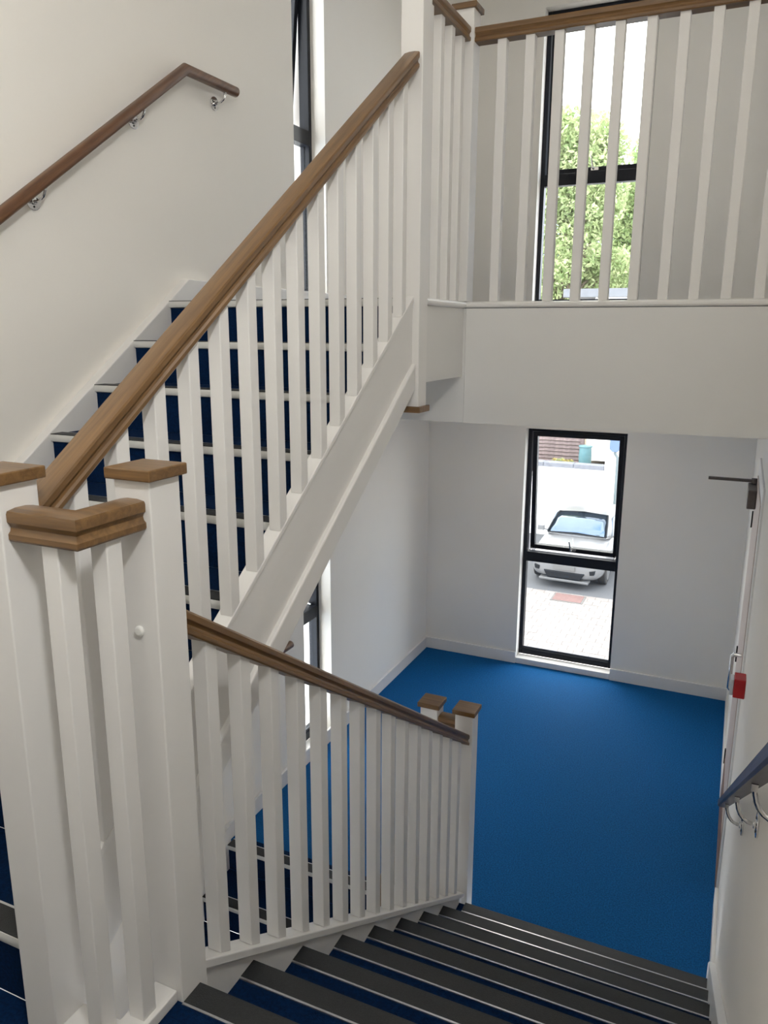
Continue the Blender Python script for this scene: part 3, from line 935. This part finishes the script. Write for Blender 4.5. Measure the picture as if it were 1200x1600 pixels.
body = loft([sec(-.02, .62, .30, .48, .66, .03), sec(.06, .76, .24, .48, .74, .05), sec(.22, .86, .20, .52, .84, .06), sec(.5, .90, .19, .56, .93, .06),
             sec(1.05, .91, .19, .58, 1.01, .05), sec(1.4, .91, .19, .58, 1.03, .03), sec(2.6, .91, .19, .60, 1.04, .02), sec(3.7, .90, .20, .62, 1.03, .02),
             sec(4.15, .86, .26, .62, .98, .02), sec(4.28, .76, .34, .62, .88, .02)])
o = body.build('body', M['carpaint'], CAR, smooth=True)
md = o.modifiers.new('sub', 'SUBSURF'); md.levels = 2; md.render_levels = 2
def gsec(y, wb, zt, wt):
    return (y, [(0, .98), (wb, .98), (wb * .99, 1.03), ((wb + wt) / 2 + .02, (1.03 + zt) / 2), (wt, zt - .03), (wt * .8, zt), (0, zt + .025)])
cab = loft([gsec(1.08, .80, 1.06, .77), gsec(1.5, .83, 1.30, .74), gsec(1.95, .84, 1.49, .69), gsec(2.5, .84, 1.53, .68), gsec(3.4, .82, 1.50, .65), gsec(3.9, .76, 1.36, .60), gsec(4.15, .72, 1.04, .62)])
o = cab.build('cabin', M['carpaint'], CAR, smooth=True)
md = o.modifiers.new('sub', 'SUBSURF'); md.levels = 1; md.render_levels = 2
# windscreen follows the sloping front of the cabin
wsn = MB()
rows = [(1.10, 1.075, .74), (1.30, 1.20, .715), (1.55, 1.345, .675), (1.85, 1.475, .62)]
vs, fs = [], []
for (y, z, hw_) in rows:
    for i in range(9):
        t = i / 4 - 1
        vs.append((t * hw_, y - .02 + .05 * t * t, z + .045 - .035 * t * t))
for a in range(3):
    for i in range(8): fs.append((a * 9 + i, a * 9 + i + 1, a * 9 + i + 10, a * 9 + i + 9))
wsn.add(vs, fs)
o = wsn.build('windscreen', M['carglass'], CAR, smooth=True)
md = o.modifiers.new('thick', 'SOLIDIFY'); md.thickness = .02
sl = MB()
for t0, t1 in ((-1, -.93), (.93, 1)):
    sl.tube([(t0 * .74 if t0 < 0 else t1 * .74, 1.10 + .03, 1.10), (t0 * .69 if t0 < 0 else t1 * .69, 1.45 + .03, 1.315), (t0 * .62 if t0 < 0 else t1 * .62, 1.85 + .03, 1.49)], .016, 6)
sl.tube([(-.74, 1.12, 1.085), (0, 1.07, 1.135), (.74, 1.12, 1.085)], .018, 6).tube([(-.62, 1.87, 1.485), (0, 1.83, 1.53), (.62, 1.87, 1.485)], .016, 6)
sl.build('windscreen_seal', M['carblack'], CAR)
for sx in (-1, 1):
    m = MB()
    m.add([(sx * .835, 1.45, 1.06), (sx * .83, 3.7, 1.08), (sx * .70, 3.4, 1.42), (sx * .735, 2.0, 1.42)], [(0, 1, 2, 3)])
    q = m.build('side_window', M['carglass'], CAR)
    md = q.modifiers.new('thick', 'SOLIDIFY'); md.thickness = .02
    mi = MB().tube([(sx * .82, 1.42, 1.05), (sx * .92, 1.40, 1.09)], .02, 8)
    mi.box(sx * .90 - (.0 if sx > 0 else .17), sx * .90 + (.17 if sx > 0 else .0), 1.36, 1.45, 1.04, 1.17)
    mi.build('wing_mirror', M['carpaint'], CAR, bevel=.02)
    hl_ = MB()
    for (a, bz, e) in ((.60, .70, .11),):
        hl_.prism([(sx * .44, .69), (sx * .74, .74), (sx * .80, .67), (sx * .74, .61), (sx * .52, .62)], .0, .20, 1)
    hl_.build('headlamp', M['lampglass'], CAR, bevel=.015)
    MB().disc((sx * .66, -.005, .655), 1, .035, .02, 14).build('lamp_reflector', M['carblack'], CAR)
    fgl = MB().prism([(sx * .60, .50), (sx * .74, .52), (sx * .72, .42), (sx * .62, .40)], -.01, .15, 1)
    fgl.build('fog_lamp', M['carblack'], CAR, bevel=.01)
    for wy in (.82, 3.42):
        wh = MB().disc((sx * .90 - (.20 if sx > 0 else -.20), wy, .315), 0, .315, sx * .20, 28).build('wheel', M['rubber'], CAR, bevel=.03)
        MB().disc((sx * .90, wy, .315), 0, .20, sx * .008, 20).build('wheel_rim', M['carsilver'], wh)
MB().prism([(-.50, .42), (.50, .42), (.40, .25), (-.40, .25)], -.045, .12, 1).build('lower_grille', M['carblack'], CAR, bevel=.02)
MB().prism([(-.40, .70), (.40, .70), (.34, .61), (-.34, .61)], -.025, .12, 1).build('upper_grille', M['carblack'], CAR, bevel=.015)
MB().box(-.26, .26, -.05, -.03, .465, .575).build('number_plate', M['plate'], CAR, bevel=.004)
MB().box(-.60, .60, -.06, .2, .17, .235).build('front_skid', M['carsilver'], CAR, bevel=.02)
